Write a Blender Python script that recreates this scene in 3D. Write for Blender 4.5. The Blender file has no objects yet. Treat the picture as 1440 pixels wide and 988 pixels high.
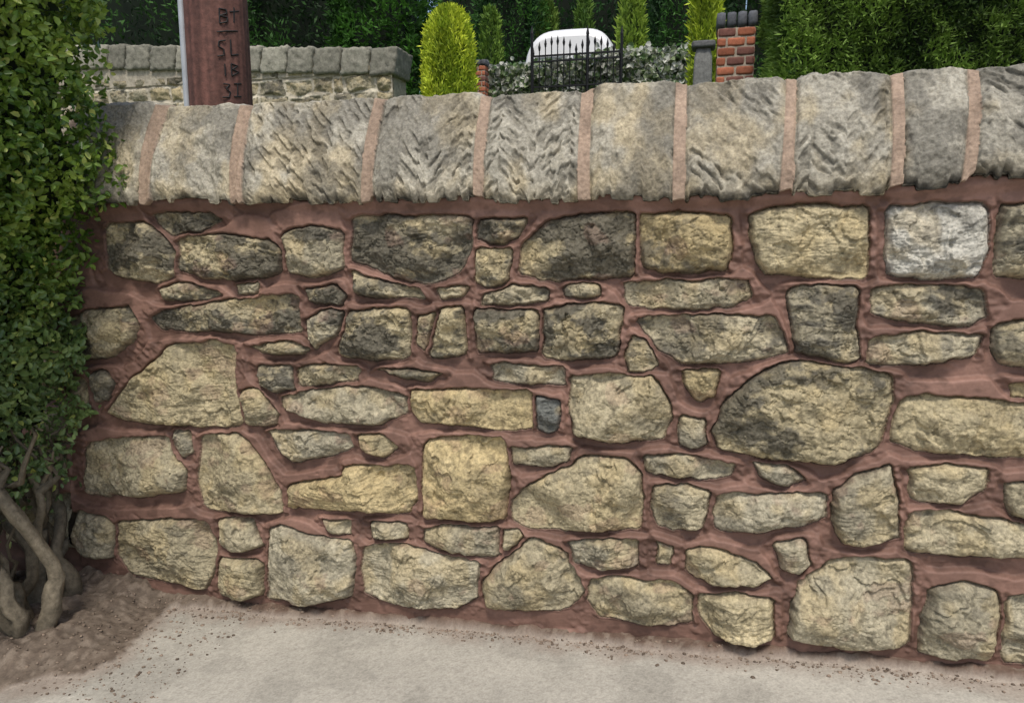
import bpy, bmesh, math, random
import numpy as np
from mathutils import Vector, Matrix
rng=np.random.default_rng(7); random.seed(7)
sc=bpy.context.scene
# ---------------- camera -----------------
D=1.85; CH=1.08; YAW=math.radians(14.4); PIT=math.radians(8.6); FPX=1040.
cd=bpy.data.cameras.new("camera"); cam=bpy.data.objects.new("camera",cd); sc.collection.objects.link(cam)
cam.location=(0,-D,CH); cam.rotation_euler=(math.radians(90)-PIT,0,YAW)
cd.sensor_width=36; cd.lens=36*FPX/1440; cd.clip_end=1000; cd.clip_start=0.02
sc.camera=cam
Fw=np.array([-math.sin(YAW)*math.cos(PIT),math.cos(YAW)*math.cos(PIT),-math.sin(PIT)])
Rt=np.array([math.cos(YAW),math.sin(YAW),0.]); Up=np.cross(Rt,Fw); C=np.array([0,-D,CH])
def ray(px,py): return Fw*FPX+Rt*(px-720)+Up*(494-py)
def onY(px,py,Y):
    r=ray(px,py); return C+r*((Y+D)/r[1])
g0=onY(270,848,0); g1=onY(1440,952,0)
GB=(g1[2]-g0[2])/(g1[0]-g0[0]); GA=g0[2]-GB*g0[0]
def zg(x): return GA+GB*np.clip(x,-8,8)
def onG(px,py):
    r=ray(px,py); t=(GA+GB*C[0]-C[2])/(r[2]-GB*r[0]); return C+r*t
# ---------------- noise ------------------
TB=rng.random((256,256))
def vn(x,y):
    xi=np.floor(x).astype(np.int64); yi=np.floor(y).astype(np.int64)
    fx=x-xi; fy=y-yi; fx=fx*fx*fx*(fx*(fx*6-15)+10); fy=fy*fy*fy*(fy*(fy*6-15)+10)
    a=TB[xi&255,yi&255]; b=TB[(xi+1)&255,yi&255]; c=TB[xi&255,(yi+1)&255]; d=TB[(xi+1)&255,(yi+1)&255]
    return (a+(b-a)*fx)*(1-fy)+(c+(d-c)*fx)*fy
def fbm(x,y,o=4,s=0):
    r=0;a=.5;t=0
    for k in range(o):
        ca,sa=math.cos(k*1.1+.3),math.sin(k*1.1+.3)
        r=r+a*vn((x*ca-y*sa)+17.3*s+k*5.1,(x*sa+y*ca)+9.7*s+k*3.7); t+=a; a*=.5; x=x*2.03;y=y*2.03
    return r/t
def ss(a,b,x):
    t=np.clip((x-a)/(b-a),0,1); return t*t*(3-2*t)
# ---------------- mesh helpers -----------
def mesh_np(name,V,F,cols=None,attrs=None,smooth=True,mat=None,parent=None):
    me=bpy.data.meshes.new(name); V=np.asarray(V,np.float32); F=np.asarray(F,np.int32); k=F.shape[1]
    me.vertices.add(len(V)); me.vertices.foreach_set("co",V.ravel())
    me.loops.add(F.size); me.loops.foreach_set("vertex_index",F.ravel())
    me.polygons.add(len(F)); me.polygons.foreach_set("loop_start",np.arange(0,F.size,k,dtype=np.int32))
    me.update(calc_edges=True); me.validate()
    if smooth: me.polygons.foreach_set("use_smooth",np.ones(len(me.polygons),bool))
    if cols is not None:
        a=me.attributes.new("Col",'FLOAT_COLOR','POINT'); c=np.ones((len(V),4),np.float32); c[:,:3]=cols; a.data.foreach_set("color",c.ravel())
    for n,arr in (attrs or {}).items():
        a=me.attributes.new(n,'FLOAT','POINT'); a.data.foreach_set("value",np.asarray(arr,np.float32).ravel())
    ob=bpy.data.objects.new(name,me); sc.collection.objects.link(ob)
    if mat: me.materials.append(mat)
    if parent: ob.parent=parent
    return ob
def gridF(nr,nc):
    i=np.arange(nr-1)[:,None]*nc+np.arange(nc-1)[None,:]
    return np.stack([i,i+1,i+nc+1,i+nc],-1).reshape(-1,4)
def empty(name,loc=(0,0,0)):
    e=bpy.data.objects.new(name,None); sc.collection.objects.link(e); return e
# ---------------- materials --------------
def newmat(name):
    m=bpy.data.materials.new(name); m.use_nodes=True; nt=m.node_tree; b=nt.nodes["Principled BSDF"]; return m,nt,b
def nd(nt,t,**k):
    n=nt.nodes.new(t)
    for a,v in k.items(): setattr(n,a,v)
    return n
def attr_mat(name,rough=.85,gscale=90,glo=.6,ghi=1.25,bscale=160,bdist=.002,bstr=.6,spec=.3,transl=0,mask=None):
    m,nt,b=newmat(name); L=nt.links
    at=nd(nt,'ShaderNodeAttribute',attribute_name="Col"); tc=nd(nt,'ShaderNodeTexCoord')
    n=nd(nt,'ShaderNodeTexNoise'); n.inputs['Scale'].default_value=gscale; n.inputs['Detail'].default_value=7; n.inputs['Roughness'].default_value=.7
    L.new(tc.outputs['Object'],n.inputs['Vector'])
    mr=nd(nt,'ShaderNodeMapRange'); mr.inputs[1].default_value=.33; mr.inputs[2].default_value=.67; mr.inputs[3].default_value=glo; mr.inputs[4].default_value=ghi
    L.new(n.outputs['Fac'],mr.inputs[0])
    fac=mr.outputs[0]
    if mask:
        am=nd(nt,'ShaderNodeAttribute',attribute_name=mask)
        mx=nd(nt,'ShaderNodeMix'); mx.data_type='FLOAT'; L.new(am.outputs['Fac'],mx.inputs[0]); L.new(mr.outputs[0],mx.inputs[2])
        mr2=nd(nt,'ShaderNodeMapRange'); mr2.inputs[1].default_value=.3; mr2.inputs[2].default_value=.7; mr2.inputs[3].default_value=.86; mr2.inputs[4].default_value=1.11
        L.new(n.outputs['Fac'],mr2.inputs[0]); L.new(mr2.outputs[0],mx.inputs[3]); fac=mx.outputs[0]
        rm=nd(nt,'ShaderNodeMapRange'); rm.inputs[3].default_value=rough; rm.inputs[4].default_value=.62; L.new(am.outputs['Fac'],rm.inputs[0]); L.new(rm.outputs[0],b.inputs['Roughness'])
    vm=nd(nt,'ShaderNodeVectorMath',operation='SCALE'); L.new(at.outputs['Color'],vm.inputs[0]); L.new(fac,vm.inputs['Scale'])
    L.new(vm.outputs[0],b.inputs['Base Color']); b.inputs['Roughness'].default_value=rough; b.inputs['Specular IOR Level'].default_value=spec
    if bstr>0:
        n2=nd(nt,'ShaderNodeTexNoise'); n2.inputs['Scale'].default_value=bscale; n2.inputs['Detail'].default_value=5; n2.inputs['Roughness'].default_value=.65
        L.new(tc.outputs['Object'],n2.inputs['Vector'])
        bp=nd(nt,'ShaderNodeBump'); bp.inputs['Distance'].default_value=bdist; bp.inputs['Strength'].default_value=bstr
        L.new(n2.outputs['Fac'],bp.inputs['Height']); L.new(bp.outputs[0],b.inputs['Normal'])
        if mask:
            mm=nd(nt,'ShaderNodeMapRange'); mm.inputs[3].default_value=bstr; mm.inputs[4].default_value=bstr*.25
            L.new(am.outputs['Fac'],mm.inputs[0]); L.new(mm.outputs[0],bp.inputs['Strength'])
    if transl>0:
        tr=nd(nt,'ShaderNodeBsdfTranslucent'); L.new(vm.outputs[0],tr.inputs['Color']); ms=nd(nt,'ShaderNodeMixShader'); ms.inputs[0].default_value=transl
        out=nt.nodes['Material Output']; L.new(b.outputs[0],ms.inputs[1]); L.new(tr.outputs[0],ms.inputs[2]); L.new(ms.outputs[0],out.inputs['Surface'])
    return m
def plain(name,col,rough=.6,metal=0,nscale=40,amt=.25,bump=0,stretch=None):
    m,nt,b=newmat(name); L=nt.links; tc=nd(nt,'ShaderNodeTexCoord'); n=nd(nt,'ShaderNodeTexNoise'); n.inputs['Scale'].default_value=nscale; n.inputs['Detail'].default_value=6
    L.new(tc.outputs['Object'],n.inputs['Vector']); cr=nd(nt,'ShaderNodeMapRange'); cr.inputs[1].default_value=.3; cr.inputs[2].default_value=.7; cr.inputs[3].default_value=1-amt; cr.inputs[4].default_value=1+amt
    L.new(n.outputs['Fac'],cr.inputs[0]); vm=nd(nt,'ShaderNodeVectorMath',operation='SCALE'); vm.inputs[0].default_value=col[:3]; L.new(cr.outputs[0],vm.inputs['Scale']); L.new(vm.outputs[0],b.inputs['Base Color'])
    b.inputs['Roughness'].default_value=rough; b.inputs['Metallic'].default_value=metal
    return m
M_wall=attr_mat("rubble_stone_and_mortar",.85,105,.54,1.30,200,.0018,.9,.25,mask="mor")
M_cope=attr_mat("coping_sandstone",.9,115,.56,1.28,190,.0022,.9,.2,mask="mor")
M_ground=attr_mat("footpath_surface",.9,190,.78,1.15,300,.0008,.5,.25)
M_leaf=attr_mat("privet_leaf",.35,30,.85,1.15,200,.001,0,.5,transl=.28)
M_con=attr_mat("conifer_foliage",.6,4,.7,1.3,200,.001,0,.25,transl=.2)
M_rough=attr_mat("rough_masonry",.9,25,.6,1.28,50,.006,.7,.2)
M_brick=attr_mat("brick",.85,45,.75,1.2,90,.003,.6,.25)
M_bark=attr_mat("bark",.9,60,.6,1.3,110,.004,.8,.2)
# ---------------- foreground wall stones --
ST="""150,318 200,312 225,325 243,350 243,385 215,395 165,388 150,378|D
215,302 290,300 310,308 280,325 240,328 222,318|D
248,338 320,330 380,340 398,355 396,378 370,390 290,390 252,378|
398,330 440,318 478,325 482,378 440,388 402,378|
495,308 560,304 665,308 660,345 648,380 600,398 560,392 520,375 494,365|
678,310 738,306 728,328 705,340 672,335|
672,350 718,350 712,392 690,402 668,395|
735,345 770,312 830,302 892,300 893,345 888,385 840,393 760,390 730,380|
902,302 960,300 1025,303 1028,345 1020,378 930,382 905,370|Y
1058,300 1120,292 1218,290 1220,340 1215,388 1140,388 1072,382 1058,335|L
1250,292 1320,288 1385,290 1388,345 1375,385 1300,392 1247,380|W
1410,292 1440,290 1480,292 1480,388 1440,390 1405,385 1402,340|
225,405 265,398 310,412 280,424 230,420|
332,400 362,400 358,415 335,416|
430,408 470,402 485,412 478,428 435,425|
495,385 520,392 545,400 590,405 595,415 540,418 500,410|D
617,405 655,403 652,412 620,417|
680,415 720,400 770,408 765,422 720,430 680,428|
795,398 840,400 842,415 820,420 795,414|
880,398 960,396 1050,395 1055,415 1030,430 970,433 885,428|
1110,408 1160,403 1205,405 1205,450 1205,505 1150,503 1120,495 1115,460|D
1230,405 1300,400 1380,408 1385,440 1360,455 1290,452 1230,440|
1400,458 1440,455 1480,455 1480,515 1410,510 1398,485|
95,450 130,435 180,432 193,450 185,480 150,502 105,505 92,480|
230,440 270,430 350,420 415,418 422,465 380,470 300,465 225,462 212,448|
432,452 455,438 482,440 478,462 455,478 440,488 434,470|
350,488 400,482 435,488 420,496 370,496|
490,440 530,435 573,438 574,500 530,505 478,500 480,470|D
588,445 610,440 604,470 598,495 585,480|
618,435 650,430 654,495 620,502 603,498 608,470|D
668,435 720,437 755,440 755,490 710,496 672,492|
762,438 800,430 875,430 872,465 865,502 800,505 765,500|D
895,450 960,445 1085,445 1100,475 1105,495 1040,510 960,508 925,490|
890,475 908,480 922,515 905,522 884,520 880,500|
1228,478 1290,468 1380,472 1370,500 1310,512 1220,510|
152,580 175,545 240,485 300,482 330,490 330,540 338,598 260,600 180,592|
130,525 150,520 158,535 150,560 135,565 128,545|
98,530 120,535 122,580 98,588|
365,515 410,515 412,548 380,550 365,540|D
415,518 450,514 505,518 500,535 450,540 418,540|
528,518 570,520 618,525 600,535 560,530|
692,512 740,515 792,518 790,540 740,540 695,533|
335,550 360,548 390,580 388,597 350,598 340,575|
395,558 450,548 520,545 570,558 572,580 530,596 460,595 400,575|
580,550 650,550 745,552 748,600 720,605 640,598 592,592 580,575|Y
755,560 783,565 782,605 768,608 753,600|G
802,530 860,528 915,530 940,560 945,585 930,615 870,622 808,612 800,575|
962,522 1008,522 1005,555 985,562 965,545|Y
960,585 990,590 990,625 975,632 958,625|
1018,570 1060,530 1115,510 1180,515 1252,530 1253,580 1230,630 1180,650 1080,645 1010,630 1005,605|S
1270,565 1300,558 1360,562 1480,570 1480,640 1380,640 1290,632 1255,620 1258,590|L
1425,540 1480,535 1480,560 1430,558|Y
120,625 180,618 235,615 245,640 262,660 258,690 200,698 118,695|
245,608 265,606 268,635 255,642 243,625|
283,615 330,610 352,625 375,655 392,685 394,720 340,722 285,712 278,680|
378,608 440,606 490,615 495,628 460,640 410,650 390,632|
505,615 535,610 555,630 540,642 508,632|
405,685 480,670 485,655 580,657 583,700 575,720 500,718 405,712|Y
600,620 660,616 708,620 713,670 710,728 660,734 598,728 593,680|Y
720,632 760,630 800,632 795,648 770,655 720,650|
722,700 760,675 820,645 880,645 897,665 902,700 900,742 820,745 750,742 722,730|
908,643 960,642 1030,655 1025,670 960,672 908,665|
920,685 960,683 996,690 992,720 985,745 930,740 918,710|D
1062,652 1105,655 1130,675 1105,683 1070,670|
1012,698 1080,695 1160,693 1162,725 1140,735 1070,748 1010,745 1005,720|
1175,690 1210,665 1250,655 1258,700 1265,755 1220,768 1185,765 1172,730|
1280,660 1330,655 1388,662 1380,690 1350,708 1300,705 1280,695|
1418,680 1480,678 1480,735 1430,730 1415,705|
1285,722 1340,720 1430,735 1480,740 1480,780 1380,782 1278,775 1275,745|
105,720 150,728 165,745 155,785 125,780 103,765|
165,735 220,730 290,735 303,760 300,800 285,828 230,818 180,805 160,775|
308,730 355,728 368,765 340,775 312,770|
308,785 368,788 372,835 340,842 305,835|
378,745 395,738 440,755 495,760 497,800 490,840 430,850 375,842 378,800|
455,732 490,732 490,750 462,752|
522,735 570,735 572,755 525,757|
600,745 640,738 700,742 700,780 660,782 610,772 595,758|
708,748 730,745 735,755 715,778 705,770|
512,770 560,762 620,780 670,790 672,840 640,855 560,850 512,835 508,800|
680,820 705,790 750,755 790,775 822,835 800,855 740,860 685,855 680,840|
800,765 850,757 895,760 895,795 850,802 805,790|
925,765 942,768 940,792 928,792|
965,772 1010,773 1060,790 1082,815 1060,825 1000,820 965,805|
832,818 870,812 950,822 975,840 970,875 900,878 840,865 828,845|
985,838 1030,835 1085,845 1085,895 1060,905 1010,895 988,870|L
1090,765 1130,757 1140,795 1125,808 1098,800|
1130,815 1175,788 1280,790 1282,850 1275,905 1230,915 1150,905 1110,895 1115,850|
1312,825 1350,820 1400,830 1408,860 1390,925 1340,928 1295,915 1300,870|
1420,840 1480,835 1480,940 1410,930|"""
def chaikin(P,r=.09):
    Q=np.roll(P,-1,0); return np.stack([P*(1-r)+Q*r,P*r+Q*(1-r)],1).reshape(-1,2)
def offset(P,g):
    A=.5*np.sum(P[:,0]*np.roll(P[:,1],-1)-np.roll(P[:,0],-1)*P[:,1]); 
    e=np.roll(P,-1,0)-P; e/=np.linalg.norm(e,axis=1,keepdims=True)+1e-9
    n=np.stack([e[:,1],-e[:,0]],1)*(1 if A>0 else -1); n0=np.roll(n,1,0)
    d=1+np.sum(n*n0,1,keepdims=True); return P+g*(n+n0)/np.maximum(d,.6)
def sdf(P,x,z):
    d=np.full(x.shape,1e9); ins=np.zeros(x.shape,bool); n=len(P)
    for i in range(n):
        ax,az=P[i]; bx,bz=P[(i+1)%n]; ex,ez=bx-ax,bz-az; L=ex*ex+ez*ez+1e-12
        t=np.clip(((x-ax)*ex+(z-az)*ez)/L,0,1); d=np.minimum(d,(x-ax-t*ex)**2+(z-az-t*ez)**2)
        c=(az>z)!=(bz>z)
        with np.errstate(all='ignore'): ins^=c&(x<(bx-ax)*(z-az)/(bz-az+1e-15)+ax)
    d=np.sqrt(d); return np.where(ins,d,-d)
stones=[]
XL=onY(95,500,0)[0]; XR=onY(1545,500,0)[0]
for ln in ST.strip().split("\n"):
    a,fl=ln.split("|"); p=[tuple(map(float,t.split(","))) for t in a.split()]
    cy=sum(q[1] for q in p)/len(p); cx=sum(q[0] for q in p)/len(p)
    W=np.array([onY(q[0],q[1],-0.012)[[0,2]] if q[0]<1480 else np.array([XR-.012,onY(q[0],q[1],-.012)[2]]) for q in p])
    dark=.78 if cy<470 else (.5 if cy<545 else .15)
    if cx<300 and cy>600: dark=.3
    stones.append(dict(P=W,dark=dark,kind=fl,seed=random.random()*50))
TOPL=[(60,292),(198,288),(325,282),(508,283),(665,281),(812,281),(945,279),(1095,275),(1250,268),(1350,262),(1440,250),(1500,246)]
def blur(a,k,it=2):
    for _ in range(it):
        for ax in (0,1):
            acc=np.zeros_like(a)
            for o in range(-k,k+1): acc+=np.roll(a,o,ax)
            a=acc/(2*k+1)
    return a
def build_wall(name,xa,xb,za,zb,res,stones,parent,yoff=0,mortar=(.170,.097,.075),topline=None,mat=None,grow=.0058,gain=1.):
    nx=int((xb-xa)/res)+1; nz=int((zb-za)/res)+1
    X,Z=np.meshgrid(np.linspace(xa,xb,nx),np.linspace(za,zb,nz))
    wx=X+.014*(fbm(X*16,Z*16,3,1)-.5)+.006*(fbm(X*60,Z*60,2,2)-.5)
    wz=Z+.014*(fbm(X*16,Z*16,3,3)-.5)+.006*(fbm(X*60,Z*60,2,4)-.5)
    SD=np.full(X.shape,-.06); S2=np.full(X.shape,-.06); ID=np.full(X.shape,-1)
    for i,s in enumerate(stones):
        P=s['P']; mg=.06
        i0=max(0,int((P[:,0].min()-mg-xa)/res)); i1=min(nx,int((P[:,0].max()+mg-xa)/res)+2)
        j0=max(0,int((P[:,1].min()-mg-za)/res)); j1=min(nz,int((P[:,1].max()+mg-za)/res)+2)
        s['w']=None
        if i1<=i0 or j1<=j0: continue
        s['w']=(j0,j1,i0,i1); w=np.s_[j0:j1,i0:i1]
        sd=sdf(chaikin(offset(P,grow)),wx[w],wz[w]); m=sd>SD[w]
        S2[w]=np.where(m,SD[w],np.maximum(S2[w],sd)); SD[w]=np.where(m,sd,SD[w]); ID[w]=np.where(m,i,ID[w])
    SD=np.minimum(SD,(SD-S2)*.5-.0052)
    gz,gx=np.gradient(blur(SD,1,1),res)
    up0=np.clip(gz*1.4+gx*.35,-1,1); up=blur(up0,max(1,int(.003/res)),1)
    dm=np.maximum(-SD,0)
    hm=-.0090*up*ss(-.002,.004,dm)+.009+.005*(fbm(X*9,Z*14,3,6)-.5)+.0025*(fbm(X*30,Z*18,2,7)-.5)
    hm=blur(hm,max(1,int(.002/res)),1)
    tool=fbm(X*9+3*Z,Z*160-X*30,2,8); hm+=.0009*(tool-.5)
    hm-=.009*ss(.0020,.0,dm)
    if topline is not None:
        tz=np.interp(X,topline[0],topline[1]); hm+=.014*ss(.03,.0,tz-Z)
    Hh=hm.copy(); mb=np.array(mortar); v=fbm(X*7,Z*7,4,9)[...,None]
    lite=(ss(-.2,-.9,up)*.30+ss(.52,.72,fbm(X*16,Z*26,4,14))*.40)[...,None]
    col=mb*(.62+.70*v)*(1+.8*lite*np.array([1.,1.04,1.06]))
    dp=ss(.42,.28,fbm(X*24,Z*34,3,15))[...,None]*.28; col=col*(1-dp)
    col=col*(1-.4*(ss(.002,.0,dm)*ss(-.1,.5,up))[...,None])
    mor=np.ones(X.shape)
    F1=fbm(X*20,Z*20,5,20); F2=fbm(X*60,Z*60,4,21); F3=fbm(X*8,Z*13,4,22); F4=fbm(X*14,Z*85+8*fbm(X*6,Z*6,2,28),4,23); F5=fbm(X*160,Z*160,2,24); F6=fbm(X*34,Z*38,4,25); F7=fbm(X*9,Z*9,3,26)
    for i,s in enumerate(stones):
        if not s['w']: continue
        j0,j1,i0,i1=s['w']; w=np.s_[j0:j1,i0:i1]; m=(ID[w]==i)&(SD[w]>-.0003)
        if not m.any(): continue
        r=random.Random(s['seed']); P=s['P']; c=P.mean(0); sz=P.max(0)-P.min(0); sm=min(sz); K=s['kind']; dk=s['dark']
        x=X[w]-c[0]; z=Z[w]-c[1]; sd=SD[w]
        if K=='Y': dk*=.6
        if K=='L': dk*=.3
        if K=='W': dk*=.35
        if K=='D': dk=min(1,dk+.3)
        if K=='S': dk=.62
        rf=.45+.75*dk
        bul=.015+.17*min(sm,.16)*r.uniform(.75,1.3)
        pl=np.full(x.shape,bul+r.uniform(-.003,.004))
        for q in range(8):
            an=r.uniform(0,6.28); sl=r.uniform(.10,.55); of=r.uniform(-.002,.004)+ .30*sm*sl*r.uniform(.0,1.)
            pl=np.minimum(pl,bul+of+sl*(math.cos(an)*x+math.sin(an)*z)+.012*(F1[w]-.5))
        sh=-.004+.048*(1-np.exp(-np.maximum(sd,0)/.011))
        kk=.0022; h=-kk*np.log(np.exp(-np.clip(pl,-.05,.1)/kk)+np.exp(-sh/kk)); h=np.maximum(h,np.minimum(.002,sh))
        e=ss(0,.014,sd); strat=r.random()<.45
        h=h+e*rf*(.018*(F1[w]-.5)+.0060*(F2[w]-.5)+.0026*(F5[w]-.5))+e*.022*(F3[w]-.5)
        stp=F7[w]+.25*F1[w]+r.uniform(-.12,.12); h=h+e*.007*(ss(.60,.62,stp)+ss(.72,.735,stp)-.5)
        rid=1-np.abs(2*F6[w]-1); h=h-e*rf*.0040*ss(.90,.99,rid)
        if strat: h=h+e*.010*(F4[w]-.5)-e*.003*ss(.60,.66,F4[w])
        h=np.where(sd<.0020,np.minimum(h,-.002),h)
        Hh[w]=np.where(m,h,Hh[w])
        tan=np.array([.44,.375,.235]); yel=np.array([.46,.36,.185]); gry=np.array([.345,.325,.26])
        t=r.random(); base=tan*(1-.65*t)+gry*.65*t
        if K=='Y': base=yel*.6+tan*.4
        if K=='L': base=tan*1.12
        if K=='W': base=np.array([.55,.53,.46])
        if K=='G': base=np.array([.17,.175,.16])
        if K=='S': base=tan*1.03
        base=base*r.uniform(.84,1.10)*gain
        cc=base*(.78+.44*F6[w][...,None])
        ylm=ss(.48,.70,fbm(x*14+s['seed'],z*14,3,31))[...,None]*.38; cc=cc*(1-ylm)+yel*gain*(.8+.4*F2[w][...,None])*ylm
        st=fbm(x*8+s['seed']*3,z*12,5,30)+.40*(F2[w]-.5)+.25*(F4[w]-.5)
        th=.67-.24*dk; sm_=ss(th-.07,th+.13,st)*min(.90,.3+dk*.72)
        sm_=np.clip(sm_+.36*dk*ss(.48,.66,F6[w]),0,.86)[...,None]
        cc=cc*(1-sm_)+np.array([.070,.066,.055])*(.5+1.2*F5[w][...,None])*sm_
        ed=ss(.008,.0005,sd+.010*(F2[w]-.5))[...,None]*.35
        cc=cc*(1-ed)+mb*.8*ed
        pit=ss(.40,.28,F2[w])[...,None]*.36; cc=cc*(1-pit)
        if K in('','Y'):
            smr=ss(.62,.74,fbm(x*16+9+s['seed'],z*18,3,33))[...,None]*.25; cc=cc*(1-smr)+mb*1.7*smr
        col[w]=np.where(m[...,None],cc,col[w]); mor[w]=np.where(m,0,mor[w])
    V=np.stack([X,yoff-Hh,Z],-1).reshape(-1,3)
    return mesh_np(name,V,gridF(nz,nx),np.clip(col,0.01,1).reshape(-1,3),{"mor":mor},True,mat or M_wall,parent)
wall=empty("stone_wall")
tl=np.array([onY(a,b,0)[[0,2]] for a,b in TOPL])
ZB=min(zg(XL-.1),zg(XR+.1))-.06; ZT=tl[:,1].max()+.03
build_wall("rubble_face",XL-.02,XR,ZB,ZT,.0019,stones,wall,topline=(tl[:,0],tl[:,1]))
def shifted(dx):
    o=[]
    for s in stones:
        q=dict(s); q['P']=s['P']+np.array([dx,0.]); q['seed']=s['seed']+11; o.append(q)
    return o
Wd=XR-XL
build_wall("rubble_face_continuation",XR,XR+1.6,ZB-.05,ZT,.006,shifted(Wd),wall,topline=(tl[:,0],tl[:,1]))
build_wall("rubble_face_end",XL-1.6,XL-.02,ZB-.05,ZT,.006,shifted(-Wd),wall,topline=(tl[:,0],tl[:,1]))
def box(name,a,b,mat,parent,col=(.3,.25,.18),bev=0):
    bm=bmesh.new(); bmesh.ops.create_cube(bm,size=1)
    for v in bm.verts:
        v.co=Vector([a[k]+(v.co[k]+.5)*(b[k]-a[k]) for k in range(3)])
    if bev: bmesh.ops.bevel(bm,geom=bm.edges[:],offset=bev,segments=2,affect='EDGES')
    me=bpy.data.meshes.new(name); bm.to_mesh(me); bm.free(); ob=bpy.data.objects.new(name,me); sc.collection.objects.link(ob); me.materials.append(mat); ob.parent=parent
    at=me.attributes.new("Col",'FLOAT_COLOR','POINT'); n=len(me.vertices); at.data.foreach_set("color",np.tile(np.array(list(col)+[1],np.float32),n))
    return ob
box("wall_core",(XL-1.6,.03,ZB-.3),(XR+1.6,.30,ZT+.06),M_rough,wall,bev=.01)
# ---------------- coping -----------------
CP=[(60,198,60,220,288,150,'R'),(212,326,239,339,284,150,'R'),(342,509,357,528,284,144,'A'),(526,666,541,678,281,137,'B'),
(680,813,692,819,283,133,'B'),(831,946,834,951,279,120,'R'),(964,1096,967,1106,276,115,'A'),(1114,1251,1121,1253,270,107,'B'),(1269,1351,1271,1361,263,98,'R'),(1369,1500,1377,1505,250,94,'A')]
YB=-.050; YT=.055
cs=[]
for bl,br,tl_,tr,yb,yt,k in CP:
    A=onY(bl,yb,YB);B=onY(br,yb,YB);Cc=onY(tl_,yt,YT);Dd=onY(tr,yt,YT)
    cs.append([A[0],B[0],Cc[0],Dd[0],(A[2]+B[2])/2,(Cc[2]+Dd[2])/2,k])
l=cs[-1]
for q in range(4):
    x0=cs[-1][1]+.03; w=.24+.05*random.random(); cs.append([x0,x0+w,x0+.0,x0+w,l[4],l[5]+.01*random.random(),random.choice('ABR')])
f=cs[0]; f[0]=f[2]=f[1]-.26
for q in range(5):
    x1=cs[0][0]-.03; w=.26; cs.insert(0,[x1-w,x1,x1-w,x1,f[4],f[5],random.choice('ABR')])
resu=.0021
U=[]
for i,s in enumerate(cs):
    n=int((s[1]-s[0])/resu); t=np.linspace(0,1,n,endpoint=False)
    for a in t: U.append((s[0]+(s[1]-s[0])*a,s[2]+(s[3]-s[2])*a,s[4],s[5],min(a,1-a)*(s[1]-s[0]),i,a))
    if i<len(cs)-1:
        q=cs[i+1]; n=max(4,int((q[0]-s[1])/resu)); t=np.linspace(0,1,n,endpoint=False)
        for a in t: U.append((s[1]+(q[0]-s[1])*a,s[3]+(q[2]-s[3])*a,s[4]*(1-a)+q[4]*a,s[5]*(1-a)+q[5]*a,-min(a,1-a)*(q[0]-s[1]),-1,a))
U=np.array(U)
vv=np.concatenate([np.linspace(-.18,0,14,endpoint=False),np.linspace(0,1,130,endpoint=False),np.linspace(1,1.3,40),np.linspace(1.32,1.6,8)])
nu=len(U); nv=len(vv); Vv=vv[:,None]*np.ones(nu); xb,xt,zb,zt,de,idd,aa=[U[:,k][None,:]*np.ones((nv,1)) for k in range(7)]
vf=np.clip(Vv,0,1)
x=xb+(xt-xb)*vf
chip=fbm(x*30,x*0+5,3,44)
ragb=.010*(fbm(x*11,x*0+3,3,41)-.5)*2+.011*ss(.5,.60,chip)-.004+.003*(fbm(x*90,x*0+1,2,42)-.5)
zlo=zb+ragb; ztop=zt+.006*(fbm(x*9,x*0+7,3,43)-.5)*2+.006*(fbm(x*60,x*0+7,3,45)-.5)-np.where(idd>=0,.006*np.exp(-de/.010),.004)
z=zlo+(ztop-zlo)*vf; y=YB+(YT-YB)*vf**1.5-.006*np.sin(np.pi*vf)
und=np.clip(-Vv/.18,0,1); y=y+und*.10; z=z+und*.004
tp=np.clip((Vv-1)/.3,0,1); y=y+tp*.26; z=z-.03*tp**2+.010*np.sin(np.pi*tp)
bk=np.clip((Vv-1.3)/.3,0,1); z=z-bk*.25
sx=x; sz=vf*.22+tp*.3
G1=fbm(sx*20,sz*20,5,50); G2=fbm(sx*60,sz*60,4,51); G3=fbm(sx*7,sz*7,3,52); G5=fbm(sx*150,sz*150,2,53)
kinds=np.array([ord(c[6]) for c in cs]+[0])[idd.astype(int)]
jog=.018*(fbm(sx*10,sz*10,2,59)-.5)
an=np.where(kinds==ord('B'),np.where((np.floor((aa+jog*3)*2.6+.6)%2)==0,.74,-.68),-.66)
wpx=.010*(fbm(sx*22,sz*22,3,64)-.5); wpz=.010*(fbm(sx*22,sz*22,3,65)-.5)
a1=(sx+wpx)*np.cos(an)+(sz+wpz)*np.sin(an); a2=-(sx+wpx)*np.sin(an)+(sz+wpz)*np.cos(an)
stroke=.75*vn(a1/.034+np.where(an>0,30,0),a2/.0080+idd*7)+.25*vn(a1/.012,a2/.005+3); strk=ss(.42,.70,stroke)
msk=np.where(kinds==ord('R'),.12,1.)*(.25+.75*ss(.30,.52,fbm(sx*12,sz*12,3,55)))*ss(0,.012,de)
jm=de+.012*(fbm(sx*30,sz*30,4,56)-.5)
isS=(idd>=0)&(jm>-.001)
rrv=np.where(kinds==ord('R'),1.5,1.)
hs=.012*(1-np.exp(-np.maximum(jm,0)/.006))+.016*(G1-.5)*rrv+.007*(G2-.5)*rrv+.003*(G5-.5)+.022*(G3-.5)-.0085*strk*msk-.002
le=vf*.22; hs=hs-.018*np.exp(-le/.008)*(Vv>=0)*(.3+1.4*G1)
hj=.005+.007*(fbm(sx*30,sz*30,3,57)-.5)+.0035*(G5-.5)
h=np.where(isS,hs,hj)
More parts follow.
